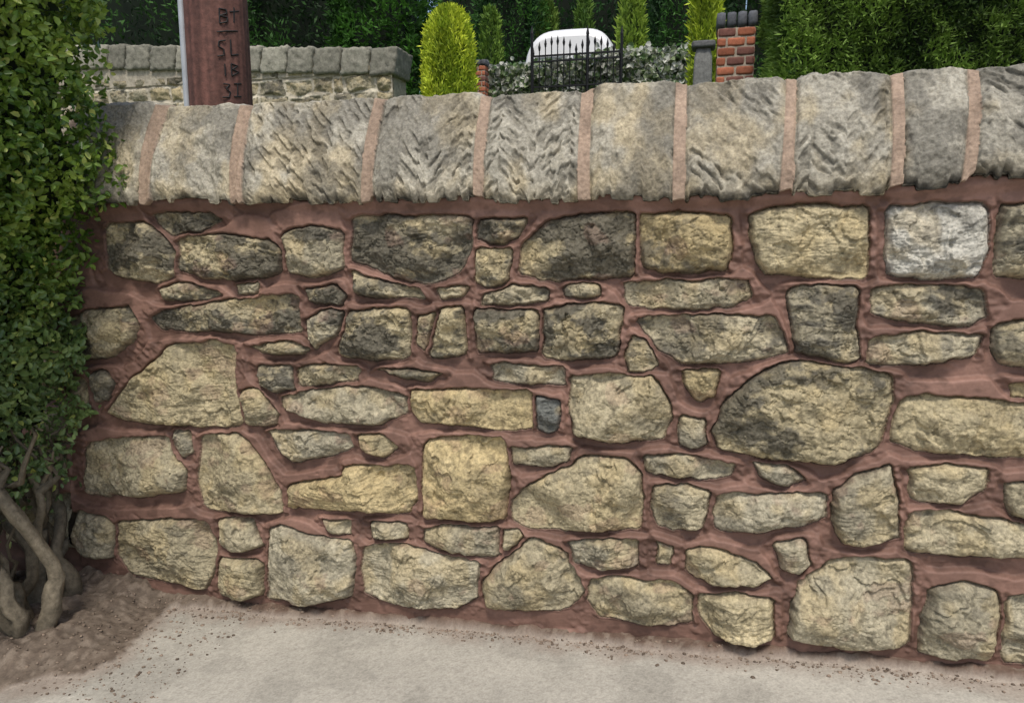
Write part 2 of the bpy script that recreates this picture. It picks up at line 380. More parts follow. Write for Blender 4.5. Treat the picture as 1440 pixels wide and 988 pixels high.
nY=-np.where(tp>0,np.clip(1-tp*3,0,1),np.where(und>0,1-und,1))*.95; nZ=np.where(tp>0,.3+.7*np.clip(tp*3,0,1),np.where(und>0,-und*.5,.3)); nY=np.where(bk>0,.9,nY)
Vc=np.stack([x,y+nY*h*np.where(und>0,.6,1),z+nZ*h*.9],-1).reshape(-1,3)
tint=np.array([[random.uniform(.9,1.12),random.uniform(0,1)] for _ in cs]+[[1,0]])[idd.astype(int)]
gry=np.array([.385,.36,.295]); tan=np.array([.455,.385,.255])
wt=np.clip(ss(.42,.68,fbm(sx*11+idd*3,sz*11,4,60))*.75+ .35*ss(.25,.0,vf)+.4*(tint[...,1]-.4)*(kinds==ord('R')),0,1)[...,None]
cc=(gry*(1-wt)+tan*wt)*tint[...,:1]*(.72+.56*G2[...,None])
stn=(ss(.50,.66,fbm(sx*8+idd*5,sz*10,5,61)+.14*ss(.55,1,vf)+.18*(G2-.5))*.55)[...,None]; cc=cc*(1-stn)+np.array([.115,.11,.095])*stn
cc=cc*(1-.34*(strk*msk)[...,None])
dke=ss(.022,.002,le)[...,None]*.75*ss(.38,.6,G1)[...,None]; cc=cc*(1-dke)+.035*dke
edj=ss(.006,.0,jm)[...,None]*.3; cc=cc*(1-edj)
cj=np.array([.345,.255,.19])*(.58+.75*fbm(sx*25,sz*25,4,62)[...,None])
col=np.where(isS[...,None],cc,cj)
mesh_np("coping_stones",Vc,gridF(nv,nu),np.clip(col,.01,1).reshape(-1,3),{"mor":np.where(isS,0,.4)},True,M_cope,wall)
# ---------------- ground -----------------
B=[(-300,1010),(0,972),(110,950),(170,922),(205,880),(235,853),(300,856),(400,866),(520,872),(700,889),(850,904),(1000,919),(1150,931),(1300,942),(1440,962),(1600,985)]
Bw=np.array([onG(a,b)[:2] for a,b in B])
poly=np.vstack([Bw,[[3,-1.9],[-3.5,-1.9]]]); poly=np.vstack([[[-3.5,Bw[0,1]]],poly])
nx=int(3.6/.005); ny=int(1.6/.005)
X,Y=np.meshgrid(np.linspace(-2.5,1.1,nx),np.linspace(-1.5,.06,ny))
left=ss(-1.2,-1.55,X)
wx=X+(.015+.02*left)*(fbm(X*9,Y*9,4,70)-.5)*2+.010*(fbm(X*60,Y*60,2,71)-.5); wy=Y+(.014+.02*left)*(fbm(X*9,Y*9,4,72)-.5)*2+.012*(fbm(X*60,Y*60,2,73)-.5)
sd=sdf(poly,wx,wy); con=ss(-.005,.008,sd+.02*left*(fbm(X*70,Y*70,3,85)-.5))
sd0=sdf(poly,X,Y)
lump=fbm(X*25,Y*25,5,74); fine=fbm(X*90,Y*90,3,75)
ramp=ss(.0,.16,-sd0)
soil=.0015+.007*(lump)+.005*fine+ .018*ss(-.07,.0,Y)*(.4+lump)+left*ramp*(.03*lump+.04)
Z=zg(X)+(1-con)*soil+con*.001*(fbm(X*5,Y*5,3,76))
cC=np.array([.44,.415,.36])*(.80+.36*fbm(X*4,Y*4,5,77)[...,None])
pt=ss(.5,.62,fbm(X*9,Y*9,5,81))[...,None]*.12; cC=cC*(1-pt)
sp=fbm(X*140,Y*140,2,78)[...,None]; cC=cC*(.84+.30*sp)
spk=ss(.70,.78,fbm(X*110,Y*110,2,83))[...,None]*.25; cC=cC*(1-spk)+np.array([.16,.14,.12])*spk
dst=(ss(.10,.0,sd+.10*(fbm(X*12,Y*12,5,79)-.5))*.5)[...,None]; red=np.array([.150,.100,.075]); cC=cC*(1-dst)+red*1.5*dst
cS=red*(.4+.85*lump[...,None]); bl=np.array([.135,.11,.085])*(.4+1.2*fine[...,None]); cS=cS*(1-left[...,None]*.7)+bl*left[...,None]*.7
pale=(ss(.58,.68,fbm(X*45,Y*45,3,80))*.5)[...,None]; cS=cS*(1-pale)+np.array([.26,.21,.165])*pale
colg=cS*(1-con[...,None])+cC*con[...,None]
V=np.stack([X,Y,Z],-1).reshape(-1,3)
mesh_np("footpath",V,gridF(ny,nx),colg.reshape(-1,3),None,True,M_ground)
def sheet(name,xs,ys,fz,col,mat):
    X,Y=np.meshgrid(xs,ys); Z=fz(X,Y); return mesh_np(name,np.stack([X,Y,Z],-1).reshape(-1,3),gridF(len(ys),len(xs)),np.ones((X.size,3))*np.array(col),None,True,mat)
sheet("ground",np.concatenate([np.linspace(-300,-8,20),np.linspace(-7.5,8,40),np.linspace(10,300,20)]),np.concatenate([np.linspace(-300,-6,20),np.linspace(-5,.2,20)]),lambda X,Y:zg(X)-.006,(.40,.375,.33),M_ground)
sheet("hillside_lawn",np.linspace(-300,300,120),np.concatenate([np.linspace(.28,30,60),np.linspace(35,400,30)]),lambda X,Y:.75+.09*np.clip(Y,0,25)+.02*np.sin(X*.7),(.07,.11,.035),M_ground)
def crumbs(name,n,fpos,smin,smax,colf,mat):
    bm=bmesh.new(); bmesh.ops.create_icosphere(bm,subdivisions=1,radius=1); bv=np.array([v.co for v in bm.verts]); bf=np.array([[v.index for v in f.verts] for f in bm.faces]); bm.free()
    VV=[];FF=[];CC=[]
    for i in range(n):
        p=fpos(); s=smin+(smax-smin)*rng.random()**3; d=bv*(.6+.8*rng.random((len(bv),1)))*s*np.array([1,.9,.6]); VV.append(d+p); FF.append(bf+len(bv)*i); CC.append(np.tile(colf(),(len(bv),1)))
    return mesh_np(name,np.vstack(VV),np.vstack(FF),np.vstack(CC),None,False,mat)
def gz_(x,y):
    i=int(np.clip((x+2.5)/3.6*(nx-1),0,nx-1)); j=int(np.clip((y+1.5)/1.56*(ny-1),0,ny-1)); return Z[j,i]
def pc():
    if rng.random()<.5:
        x=rng.uniform(-1.6,.9); y=-abs(rng.normal(0,.03))-.015
    else:
        x=rng.uniform(-2.2,-1.25); y=-rng.uniform(.02,.5)
    return np.array([x,y,gz_(x,y)+.001])
crumbs("soil_and_mortar_crumbs",2600,pc,.0012,.006,lambda:np.array([.19,.145,.11])*rng.uniform(.5,1.6),M_ground)
# ---------------- leaves -----------------
def nrm(a): return a/(np.linalg.norm(a,axis=-1,keepdims=True)+1e-9)
def leaves(name,P,Nn,L,Wr,cols,mat,parent,fold=.25,align=.6,updir=0.,curl=.15):
    n=len(P); d=nrm(rng.normal(size=(n,3))+Nn*align+np.array([0,0,updir])); nn=nrm(Nn+.7*rng.normal(size=(n,3))); s=nrm(np.cross(d,nn)); u=np.cross(s,d)
    L=L[:,None]; W=L*Wr
    pts=[P,P+d*L*.3+s*W*.5+u*W*fold,P+d*L*.72+s*W*.42+u*(W*fold-L*curl*.4),P+d*L-u*L*curl,P+d*L*.72-s*W*.42+u*(W*fold-L*curl*.4),P+d*L*.3-s*W*.5+u*W*fold]
    V=np.stack(pts,1).reshape(-1,3); b=np.arange(n)[:,None]*6
    F=np.concatenate([b+np.array([0,1,2,3]),b+np.array([0,3,4,5])],0)
    return mesh_np(name,V,F,np.repeat(cols,6,0),None,False,mat,parent)
def blades(name,P,Nn,L,Wr,cols,mat,parent,align=.8,updir=.5,droop=0):
    n=len(P); d=nrm(.8*rng.normal(size=(n,3))+Nn*align+np.array([0,0,updir])); s=nrm(np.cross(d,rng.normal(size=(n,3)))); L=L[:,None]; W=L*Wr
    V=np.stack([P-s*W*.25,P+d*L*.5-s*W*.5,P+d*L-np.array([0,0,droop])*L,P+d*L*.5+s*W*.5],1).reshape(-1,3); F=np.arange(n)[:,None]*4+np.arange(4)
    return mesh_np(name,V,F,np.repeat(cols,4,0),None,False,mat,parent)
hedge=empty("privet_hedge")
E=[(146,-700),(146,-300),(140,0),(143,100),(150,200),(142,290),(126,400),(110,500),(98,600),(86,700)]
Ew=np.array([onY(a,b,-.06)[[0,2]] for a,b in E]); o=np.argsort(Ew[:,1]); Ez=Ew[o,1]; Ex=Ew[o,0]
zlow=onY(60,705,-.25)[2]; ztopH=2.35
def hx(z): return np.interp(z,Ez,Ex)
def pnoise(a,b,f,s): return fbm(a*f,b*f,3,s)
n=38000
zz=rng.uniform(zlow-.22,ztopH,n); yy=rng.uniform(-.95,-.02,n)
bump=.09*(pnoise(yy,zz,6,90)-.5)*2+.07*(pnoise(yy,zz,20,91)-.5)*2
dep=np.abs(rng.normal(0,.03,n))+ (rng.random(n)<.3)*rng.uniform(0,.12,n)
xx=hx(zz)+bump-dep-.015+.035*(rng.random(n)<.07)
keep=(zz>zlow+.10*(fbm(yy*12,yy*0,2,92)-.5)*2)|(rng.random(n)<.12*ss(zlow-.22,zlow,zz))
low=(zz<zlow+.2)&(rng.random(n)<.35); keep&=~low
P=np.stack([xx,yy,zz],1)[keep]; cl=pnoise(P[:,1],P[:,2],9,93)
m=16000; xf=rng.uniform(-.9,0,m); zf=rng.uniform(zlow-.05,ztopH,m); P2=np.stack([hx(zf)+xf,-.95+.1*(pnoise(xf,zf,6,94)-.5)+rng.uniform(0,.1,m),zf],1)
Nn=np.tile([1,-.15,.25],(len(P),1)); N2=np.tile([0,-1,.25],(m,1))
Pa=np.vstack([P,P2]); Na=np.vstack([Nn,N2]); t=np.concatenate([cl,pnoise(xf,zf,9,95)])
k=rng.random(len(Pa))
c1=np.array([.075,.155,.022]); c2=np.array([.32,.45,.075]); c3=np.array([.18,.26,.13])
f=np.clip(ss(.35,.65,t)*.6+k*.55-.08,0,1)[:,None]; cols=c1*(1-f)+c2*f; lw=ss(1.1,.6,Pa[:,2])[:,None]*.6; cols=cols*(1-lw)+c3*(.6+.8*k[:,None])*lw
br=(rng.random(len(Pa))<.05)[:,None]; cols=np.where(br,np.array([.48,.55,.14]),cols)
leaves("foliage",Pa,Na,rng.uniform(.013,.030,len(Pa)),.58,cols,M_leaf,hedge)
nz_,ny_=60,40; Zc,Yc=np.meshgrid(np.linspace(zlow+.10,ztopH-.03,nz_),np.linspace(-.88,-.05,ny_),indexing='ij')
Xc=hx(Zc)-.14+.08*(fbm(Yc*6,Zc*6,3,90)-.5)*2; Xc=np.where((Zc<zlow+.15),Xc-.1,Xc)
mesh_np("dark_core",np.stack([Xc,Yc,Zc],-1).reshape(-1,3),gridF(nz_,ny_),np.tile([.015,.022,.009],(Xc.size,1)),None,True,M_con,hedge)  # dark core sheet, added behind the leaves to block light
def tube(pts,rad,seg=8,seed=0):
    pts=np.array(pts,float); n=len(pts); VV=[]
    for i in range(n):
        d=pts[min(i+1,n-1)]-pts[max(i-1,0)]; d/=np.linalg.norm(d)+1e-9; a=np.cross(d,[.3,.9,.1]); a/=np.linalg.norm(a); b=np.cross(d,a)
        for k in range(seg):
            t=2*math.pi*k/seg; r=rad[i]*(1+.11*math.sin(3*t+seed+i*.3)+.07*rng.normal()); VV.append(pts[i]+a*math.cos(t)*r+b*math.sin(t)*r)
    FF=[[i*seg+k,i*seg+(k+1)%seg,(i+1)*seg+(k+1)%seg,(i+1)*seg+k] for i in range(n-1) for k in range(seg)]
    return np.array(VV),np.array(FF)
def tubes(name,L,mat,parent,colf):
    VV=[];FF=[];CC=[];o=0
    for i,(p,r) in enumerate(L):
        v,f=tube(p,r,10,i); VV.append(v);FF.append(f+o);o+=len(v);CC.append(np.tile(colf(),(len(v),1))*rng.uniform(.75,1.2,(len(v),1)))
    return mesh_np(name,np.vstack(VV),np.vstack(FF),np.vstack(CC),None,True,mat,parent)
TR=[]
def stem(p0,p1,r0,r1,w=.03,n=18,kn=1.):
    p0=np.array(p0);p1=np.array(p1); a=rng.normal(size=3)*w; b=rng.normal(size=3)*w*.7; c=rng.normal(size=3)*w*.45; d=rng.normal(size=3)*w*.2
    t=np.linspace(0,1,n); pts=[p0*(1-q)+p1*q+a*math.sin(math.pi*q)+b*math.sin(2*math.pi*q)+c*math.sin(4*math.pi*q)+d*math.sin(9*math.pi*q) for q in t]; return (pts,[(r0*(1-q)+r1*q)*(1+.6*max(0,1-q*6))*(1+kn*.12*math.sin(q*17+p0[0]*90)) for q in t])
bases=[(48,905,.036),(12,850,.030),(76,862,.030),(100,815,.032),(116,800,.022),(-30,900,.026),(-60,860,.024)]
for px,py,r in bases:
    g=onG(px,py); g=np.array([g[0],g[1],g[2]-.03])
    for q in range(5):
        top=g+np.array([rng.uniform(-.16,.12),rng.uniform(-.14,.14),rng.uniform(.38,.62)]); top[0]=min(top[0],hx(top[2])-.05)
        TR.append(stem(g+rng.normal(size=3)*[.016,.016,0],top,r*rng.uniform(.5,.9),r*.36,.034))
        for z_ in range(2):
            s=np.array(TR[-1][0][int(rng.integers(10,17))]) if z_==0 else s
            TR.append(stem(s,s+np.array([rng.uniform(-.12,.12),rng.uniform(-.12,.12),rng.uniform(.12,.3)]),r*.28,.003,.02,8))
tubes("stems",TR,M_bark,hedge,lambda:np.array([.19,.16,.115])*rng.uniform(.6,1.25))
# ---------------- timber pole ------------
YP=1.35
pole=empty("telegraph_pole")
pl=onY(264,75,YP); pr=onY(350,75,YP); pcx=(pl[0]+pr[0])/2
pc3=np.array([pcx,YP,0]); vd=nrm(C[:2]-pc3[:2])
rr=(86/2)/FPX*np.dot(pc3-C,[Fw[0],Fw[1],0])*.96
nz_,na=240,60; Zc,Ac=np.meshgrid(np.linspace(.6,7.5,nz_),np.linspace(0,2*np.pi,na+1),indexing='ij')
R=rr*(1-.012*(Zc-2))+.0025*(fbm(Ac*12,Zc*1.5,3,101)-.5)*2
R=R-.006*ss(.70,.78,fbm(Ac*9,Zc*.8,2,102))
g=fbm(Ac*14,Zc*2.5,5,103)[...,None]; colp=np.array([.125,.055,.042])*(.3+1.4*g)
mesh_np("shaft",np.stack([pcx+R*np.cos(Ac),YP+R*np.sin(Ac),Zc],-1).reshape(-1,3),gridF(nz_,na+1),colp.reshape(-1,3),None,True,attr_mat("creosoted_timber",.7,30,.6,1.3,60,.003,.8,.35),pole)
side=np.array([-vd[1],vd[0]])
if np.dot(side,Rt[:2])>0: side=-side
cpt=pc3[:2]+side*(rr+.002)+vd*.03
bm=bmesh.new(); bmesh.ops.create_cone(bm,segments=16,radius1=.015,radius2=.015,depth=6.6,cap_ends=True)
me=bpy.data.meshes.new("cable_guard"); bm.to_mesh(me); bm.free(); ob=bpy.data.objects.new("cable_guard",me); sc.collection.objects.link(ob); ob.location=(cpt[0],cpt[1],3.9); ob.parent=pole
me.materials.append(plain("galvanised_steel",(.42,.44,.46),.45,.3,8,.15))
def onCyl(px,py):
    r=ray(px,py); ox,oy=C[0]-pcx,C[1]-YP; R0=rr+.001; a=r[0]**2+r[1]**2; b=2*(ox*r[0]+oy*r[1]); c=ox*ox+oy*oy-R0*R0; q=b*b-4*a*c
    if q<0: return None
    t=(-b-math.sqrt(q))/(2*a); p=C+r*t; rad=rr*(1-.012*(p[2]-2)); v=np.array([p[0]-pcx,p[1]-YP]); v=v/np.linalg.norm(v)*(rad+.001); return (pcx+v[0],YP+v[1],p[2])
SK=["320,12 321,33","320,12 330,14 331,19 321,22","321,22 332,25 331,31 321,33","341,11 341,32","335,17 348,16","317,45 330,44 346,44","329,57 320,58 319,65 327,70 327,78 318,79","336,56 337,78 347,77","328,90 329,107","337,90 338,107","337,90 346,93 339,98","339,98 348,102 338,107","326,118 335,119 330,125 336,130 334,137 325,137","341,118 351,118","346,118 346,136","341,136 351,136"]
cu=bpy.data.curves.new("painted_marks",'CURVE'); cu.dimensions='3D'; cu.bevel_depth=.0032; cu.bevel_resolution=2
for s in SK:
    p=[tuple(map(float,t.split(","))) for t in s.split()]; q=[]
    for i in range(len(p)-1):
        for k in range(4): q.append((p[i][0]+(p[i+1][0]-p[i][0])*k/4,p[i][1]+(p[i+1][1]-p[i][1])*k/4))
    q.append(p[-1]); q=[onCyl(a*1.0-12,b) for a,b in q]; q=[a for a in q if a]
    if len(q)<2: continue
    sp_=cu.splines.new('POLY'); sp_.points.add(len(q)-1)
    for i,a in enumerate(q): sp_.points[i].co=(*a,1)
ob=bpy.data.objects.new("painted_marks",cu); sc.collection.objects.link(ob); cu.materials.append(plain("black_paint",(.004,.004,.004),.6)); ob.parent=pole
# ---------------- far stone wall ---------
fw=empty("stone_wall")
YF=5.0
xe=onY(552,100,YF)[0]
zc0=onY(400,104,YF)[2]
fs=[]; z=zc0-1.6
zt_=lambda x:onY(552,104,YF)[2]+(onY(160,96,YF)[2]-onY(552,104,YF)[2])*(xe-x)/(xe-onY(160,96,YF)[0])
while z<zc0+.3:
    hh=random.uniform(.09,.19); x=xe-4.5
    while x<xe-.02:
        w=min(random.uniform(.12,.36),xe-x)
        if xe-x-w<.08: w=xe-x
        j=lambda:random.uniform(-.022,.022)
        fs.append(dict(P=np.array([[x+.016+j(),z+.022+j()],[x+w/2,z+.016+j()],[x+w-.020+j(),z+.020+j()],[x+w-.020,z+hh/2],[x+w-.022+j(),z+hh-.018+j()],[x+w/2,z+hh-.016+j()],[x+.020+j(),z+hh-.020+j()],[x+.018,z+hh/2]]),dark=.35,kind=random.choice(['','L','','D']),seed=random.random()*50)); x+=w
    z+=hh
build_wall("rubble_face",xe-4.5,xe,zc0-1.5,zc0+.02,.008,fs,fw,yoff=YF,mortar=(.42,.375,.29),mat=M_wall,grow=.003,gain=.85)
box("wall_core",(xe-9,YF+.02,zc0-2.5),(xe-.005,YF+.35,zc0+.01),M_rough,fw,(.3,.27,.2),.01)
def rblock(c,s,rot,col,noise=.012,cuts=5,sh=0,pw=9):
    bm=bmesh.new(); bmesh.ops.create_cube(bm,size=1); bmesh.ops.subdivide_edges(bm,edges=bm.edges[:],cuts=cuts,use_grid_fill=True)
    bm.verts.ensure_lookup_table(); V=np.array([v.co for v in bm.verts]); F=np.array([[v.index for v in f.verts] for f in bm.faces]); bm.free()
    r=np.abs(V*2); k=(r**pw).sum(1)**(1/pw); V=V/np.maximum(k[:,None],1e-6)*np.maximum(r.max(1),1e-6)[:,None]
    V=V*np.array(s); V[:,0]+=sh*V[:,2]; V+=rng.normal(size=V.shape)*noise*.3
    ca,sa=math.cos(rot),math.sin(rot); V=np.stack([V[:,0]*ca-V[:,1]*sa,V[:,0]*sa+V[:,1]*ca,V[:,2]],1)+np.array(c)
    return V,F,np.tile(col,(len(V),1))
def join(name,L,mat,parent,smooth=True):
    o=0;VV=[];FF=[];CC=[]
    for v,f,c in L: VV.append(v);FF.append(f+o);CC.append(c);o+=len(v)
    return mesh_np(name,np.vstack(VV),np.vstack(FF),np.vstack(CC),None,smooth,mat,parent)
L=[]; x=xe-5
while x<xe:
    w=random.uniform(.18,.32); hh=random.uniform(.235,.25); zz_=zt_(x+w/2)
    L.append(rblock((x+w/2,YF+.14,zz_+hh/2-.02),(w-.010,.40,hh),0,np.array([.25,.24,.195])*random.uniform(.7,1.25),.016,9,.16,26)); x+=w
join("coping_stones",L,M_rough,fw)
box("coping_bed",(xe-5,YF-.02,zc0-.05),(xe+.04,YF+.31,zc0+.17),M_rough,fw,(.38,.34,.27),.01)
# ---------------- conifer hedges ---------
def cbox(name,pxl,pxr,pyt,Yf,depth,n,size,ca,cb,zbot=1.2,obname="conifer_hedge",amp=.18,freq=1.6,updir=.5,vert=1.,ztop=None,core=(.010,.018,.007),wr=.28):
    e=empty(obname); xl=onY(pxl,80,Yf)[0]; xr=onY(pxr,80,Yf)[0]; zt=ztop if ztop else onY((pxl+pxr)/2,pyt,Yf)[2]
    A=[(xr-xl)*(zt-zbot),depth*(zt-zbot),depth*(zt-zbot),(xr-xl)*depth*.5]; tot=sum(A); PP=[];NN=[];TT=[]
    for k,a in enumerate(A):
        m=int(n*a/tot); u=rng.random(m); v=rng.random(m)
        if k==0: p=np.stack([xl+(xr-xl)*u,np.full(m,Yf),zbot+(zt-zbot)*v],1); nn=[0,-1,0]; q=(p[:,0],p[:,2])
        elif k==1: p=np.stack([np.full(m,xl),Yf+depth*u,zbot+(zt-zbot)*v],1); nn=[-1,0,0]; q=(p[:,1]+30,p[:,2])
        elif k==2: p=np.stack([np.full(m,xr),Yf+depth*u,zbot+(zt-zbot)*v],1); nn=[1,0,0]; q=(p[:,1]+60,p[:,2])
        else: p=np.stack([xl+(xr-xl)*u,Yf+depth*v,np.full(m,zt)],1); nn=[0,0,1]; q=(p[:,0],p[:,1]+90)
        b=fbm(q[0]*freq,q[1]*freq*vert,4,110+k); dd=np.abs(rng.normal(0,.05,m))+.03
        p=p+np.array(nn)*((b-.5)*2*amp-dd*size*8)[:,None]; PP.append(p); NN.append(np.tile(nn,(m,1))); TT.append(b+.25*(fbm(q[0]*freq*4,q[1]*freq*4*vert,3,115)-.5))
    P=np.vstack(PP);N=np.vstack(NN).astype(float);T=np.concatenate(TT); f=np.clip(ss(.38,.62,T)*.8+.4*rng.random(len(P))-.12,0,1)[:,None]
    c=np.array(ca)*(1-f)+np.array(cb)*f
    blades("foliage",P,N,size*rng.uniform(.6,1.4,len(P)),wr,c,M_con,e,.7,updir)
    k=amp+.35*size*4; k=min(k,depth*.3)
    box("dark_core",(xl+k,Yf+k,zbot),(xr-k,Yf+depth,zt-k),M_con,e,core)  # plain dark box added inside the hedge, behind the blades
    return e
cbox("a",-250,330,-260,6.9,1.5,26000,.09,(.012,.030,.013),(.055,.14,.03),freq=2.2)
cbox("b",250,520,-260,7.2,1.5,24000,.09,(.012,.030,.011),(.055,.145,.03),freq=2.2)
cbox("c",462,580,-300,6.6,.8,24000,.085,(.012,.036,.009),(.065,.18,.024),freq=2.4)
cbox("d",1098,1520,-120,3.6,1.2,90000,.055,(.016,.038,.007),(.18,.29,.05),updir=.1,amp=.13,freq=2.8,wr=.2)
cbox("e",560,1100,-200,17,3,36000,.16,(.012,.038,.014),(.05,.145,.032),vert=.35,amp=.6,freq=1.1)
cbox("f",668,752,-60,14.5,1,12000,.12,(.014,.045,.014),(.07,.18,.03),vert=.4,amp=.25)
cbox("g",912,1000,-160,13.5,1,12000,.12,(.014,.04,.014),(.06,.16,.03),vert=.4,amp=.2)
cbox("h",1020,1180,-260,9.5,1,12000,.12,(.012,.034,.010),(.06,.15,.03),vert=.8,amp=.2)
def conifer(name,pcx_,pyt,Yc,wpx,n,size,ca,cb,zbot=1.4,p=.55):
    e=empty(name); c=onY(pcx_,pyt,Yc); zt=c[2]; sc_=np.dot(c-C,Fw)/FPX; R0=wpx/2*sc_
    v=rng.random(n)**.8; hgt=zbot+(zt-zbot)*v; th=rng.uniform(0,2*np.pi,n)
    prof=np.clip(1-v**11,0,1)**p
    b=fbm(th*2.2+hgt*.2,hgt*1.3,4,120); r=R0*prof*(.72+.5*b)*(1-.12*np.abs(rng.normal(size=n)))
    P=np.stack([c[0]+r*np.cos(th),Yc+r*np.sin(th),hgt],1); N=np.stack([np.cos(th),np.sin(th),0*th+.4],1)
    f=np.clip(ss(.3,.7,b)*.6+.5*rng.random(n),0,1)[:,None]
    blades("foliage",P,N,size*rng.uniform(.6,1.4,n),.25,np.array(ca)*(1-f)+np.array(cb)*f,M_con,e,.5,1.3)
    nz_,na=30,18; Zc,Ac=np.meshgrid(np.linspace(0,.97,nz_),np.linspace(0,2*np.pi,na+1),indexing='ij'); Rc=R0*.62*np.clip(1-Zc**5,0,1)**p
    mesh_np("dark_core",np.stack([c[0]+Rc*np.cos(Ac),Yc+Rc*np.sin(Ac),zbot+(zt-zbot)*Zc],-1).reshape(-1,3),gridF(nz_,na+1),np.tile(np.array(ca)*.6,(Zc.size,1)),None,True,M_con,e)  # plain dark solid added inside the tree, behind the blades
    tubes("trunk",[([(c[0],Yc,zbot-.8),(c[0],Yc,zbot+.3),(c[0],Yc,zt-.4)],[.09,.08,.02])],M_bark,e,lambda:np.array([.1,.07,.05]))
conifer("golden_conifer",631,12,6.5,78,20000,.06,(.18,.28,.02),(.66,.74,.06))
conifer("golden_conifer",996,-60,7.6,40,9000,.08,(.14,.22,.02),(.50,.60,.05))
conifer("golden_conifer",889,-20,12.6,36,5000,.12,(.08,.15,.02),(.28,.40,.05))
conifer("golden_conifer",770,5,15.8,34,5000,.13,(.06,.12,.02),(.19,.29,.05))
conifer("golden_conifer",690,14,13.3,30,4500,.12,(.06,.13,.02),(.18,.29,.04))
conifer("golden_conifer",822,-5,15.8,26,4000,.13,(.05,.12,.02),(.14,.24,.04))
# ---------------- brick gate piers -------
def brick_pier(name,pxl,pxr,pyt,Yf,cappx,zbot=.9):
    e=empty(name); a=onY(pxl,70,Yf); b=onY(pxr,70,Yf); W=b[0]-a[0]; zt=onY((pxl+pxr)/2,pyt,Yf)[2]; xc=(a[0]+b[0])/2; yc=Yf+W/2
    box("mortar_core",(xc-W/2+.006,yc-W/2+.006,zbot),(xc+W/2-.006,yc+W/2-.006,zt-.003),M_rough,e,(.36,.30,.24))
    L=[]; z=zt-.070; row=0; gap=.010
    while z>zbot:
        nb=[.5,.5] if row%2==0 else [.25,.5,.25]
        for sidei in range(4):
            q=-W/2
            for fr in nb:
                w=fr*W; col=np.array([.36,.125,.07])*random.uniform(.6,1.2)
                if random.random()<.25: col=np.array([.17,.075,.06])
                dpt=.05; cx_=q+w/2; cy_=-W/2+dpt/2
                v,f,c=rblock((0,0,0),(w-gap,dpt,.065),0,col,.003,3); v=v+np.array([cx_,cy_,0]); an=sidei*math.pi/2; ca,sa=round(math.cos(an)),round(math.sin(an))
                v=np.stack([v[:,0]*ca-v[:,1]*sa,v[:,0]*sa+v[:,1]*ca,v[:,2]],1)+np.array([xc,yc,z+.0325]); L.append((v,f,c)); q+=w
        z-=.075; row+=1
    join("bricks",L,M_brick,e)
    zc=zt; CL=[]; ow=W+.03; nbk=max(3,int(ow/.075))
    for i in range(nbk):
        w=ow/nbk; CL.append(rblock((xc-ow/2+w*(i+.5),yc,zc+cappx/2),(w-.008,ow,cappx),0,np.array([.10,.105,.12])*random.uniform(.8,1.3),.003,3))
    join("cap_bricks",CL,M_brick,e); return e
brick_pier("brick_gate_pier",1008,1062,38,4.7,.12)
brick_pier("brick_gate_pier",662,682,92,9.0,.08)
gp=empty("stone_gate_post"); a=onY(976,60,6.6); b=onY(1003,60,6.6); zt=onY(988,66,6.6)[2]; w=b[0]-a[0]
join("shaft",[rblock(((a[0]+b[0])/2,6.6+w/2,(zt+.9)/2),(w,w,zt-.9),0,np.array([.17,.17,.16]),.006,6)],M_rough,gp)
join("cap",[rblock(((a[0]+b[0])/2,6.6+w/2,zt+.03),(w+.05,w+.05,.07),0,np.array([.12,.12,.12]),.004,4)],M_rough,gp)
# ---------------- ivy fence --------------
YI=9.3
fence=empty("ivy_clad_fence"); M_iron=plain("black_iron",(.012,.012,.013),.45,.5)
fa=onY(683,100,YI); fb=onY(975,100,YI); ztl=onY(720,94,YI)[2]; ztr=onY(900,72,YI)[2]; xs=onY(836,80,YI)[0]
def ftop(x): return np.where(x<xs,ztl+(ztr-ztl)*.55*ss(fa[0]+.4,xs,x),ztr)
n=15000; x=rng.uniform(fa[0],fb[0],n); z=1.2+(ftop(x)-1.2)*rng.random(n)+.05*rng.normal(size=n)*(rng.random(n)<.3)
P=np.stack([x,YI-.05+rng.uniform(-.07,.07,n),z],1); f=rng.random(n)
cl=fbm(x*5,z*5,3,130)
c=np.where((f<.5)[:,None],np.array([.55,.56,.50]),np.where((f<.75)[:,None],np.array([.10,.17,.06]),np.array([.24,.30,.16])))*(.6+.9*cl[:,None])
leaves("ivy_leaves",P,np.tile([0,-1,.2],(n,1)),rng.uniform(.05,.10,n),.9,c,M_leaf,fence)
box("backing_panel",(fa[0],YI+.05,.9),(xs,YI+.09,ztl-.06),M_rough,fence,(.12,.125,.12)); box("backing_panel_high",(xs,YI+.053,.9),(fb[0],YI+.093,ztr-.08),M_rough,fence,(.07,.075,.07))
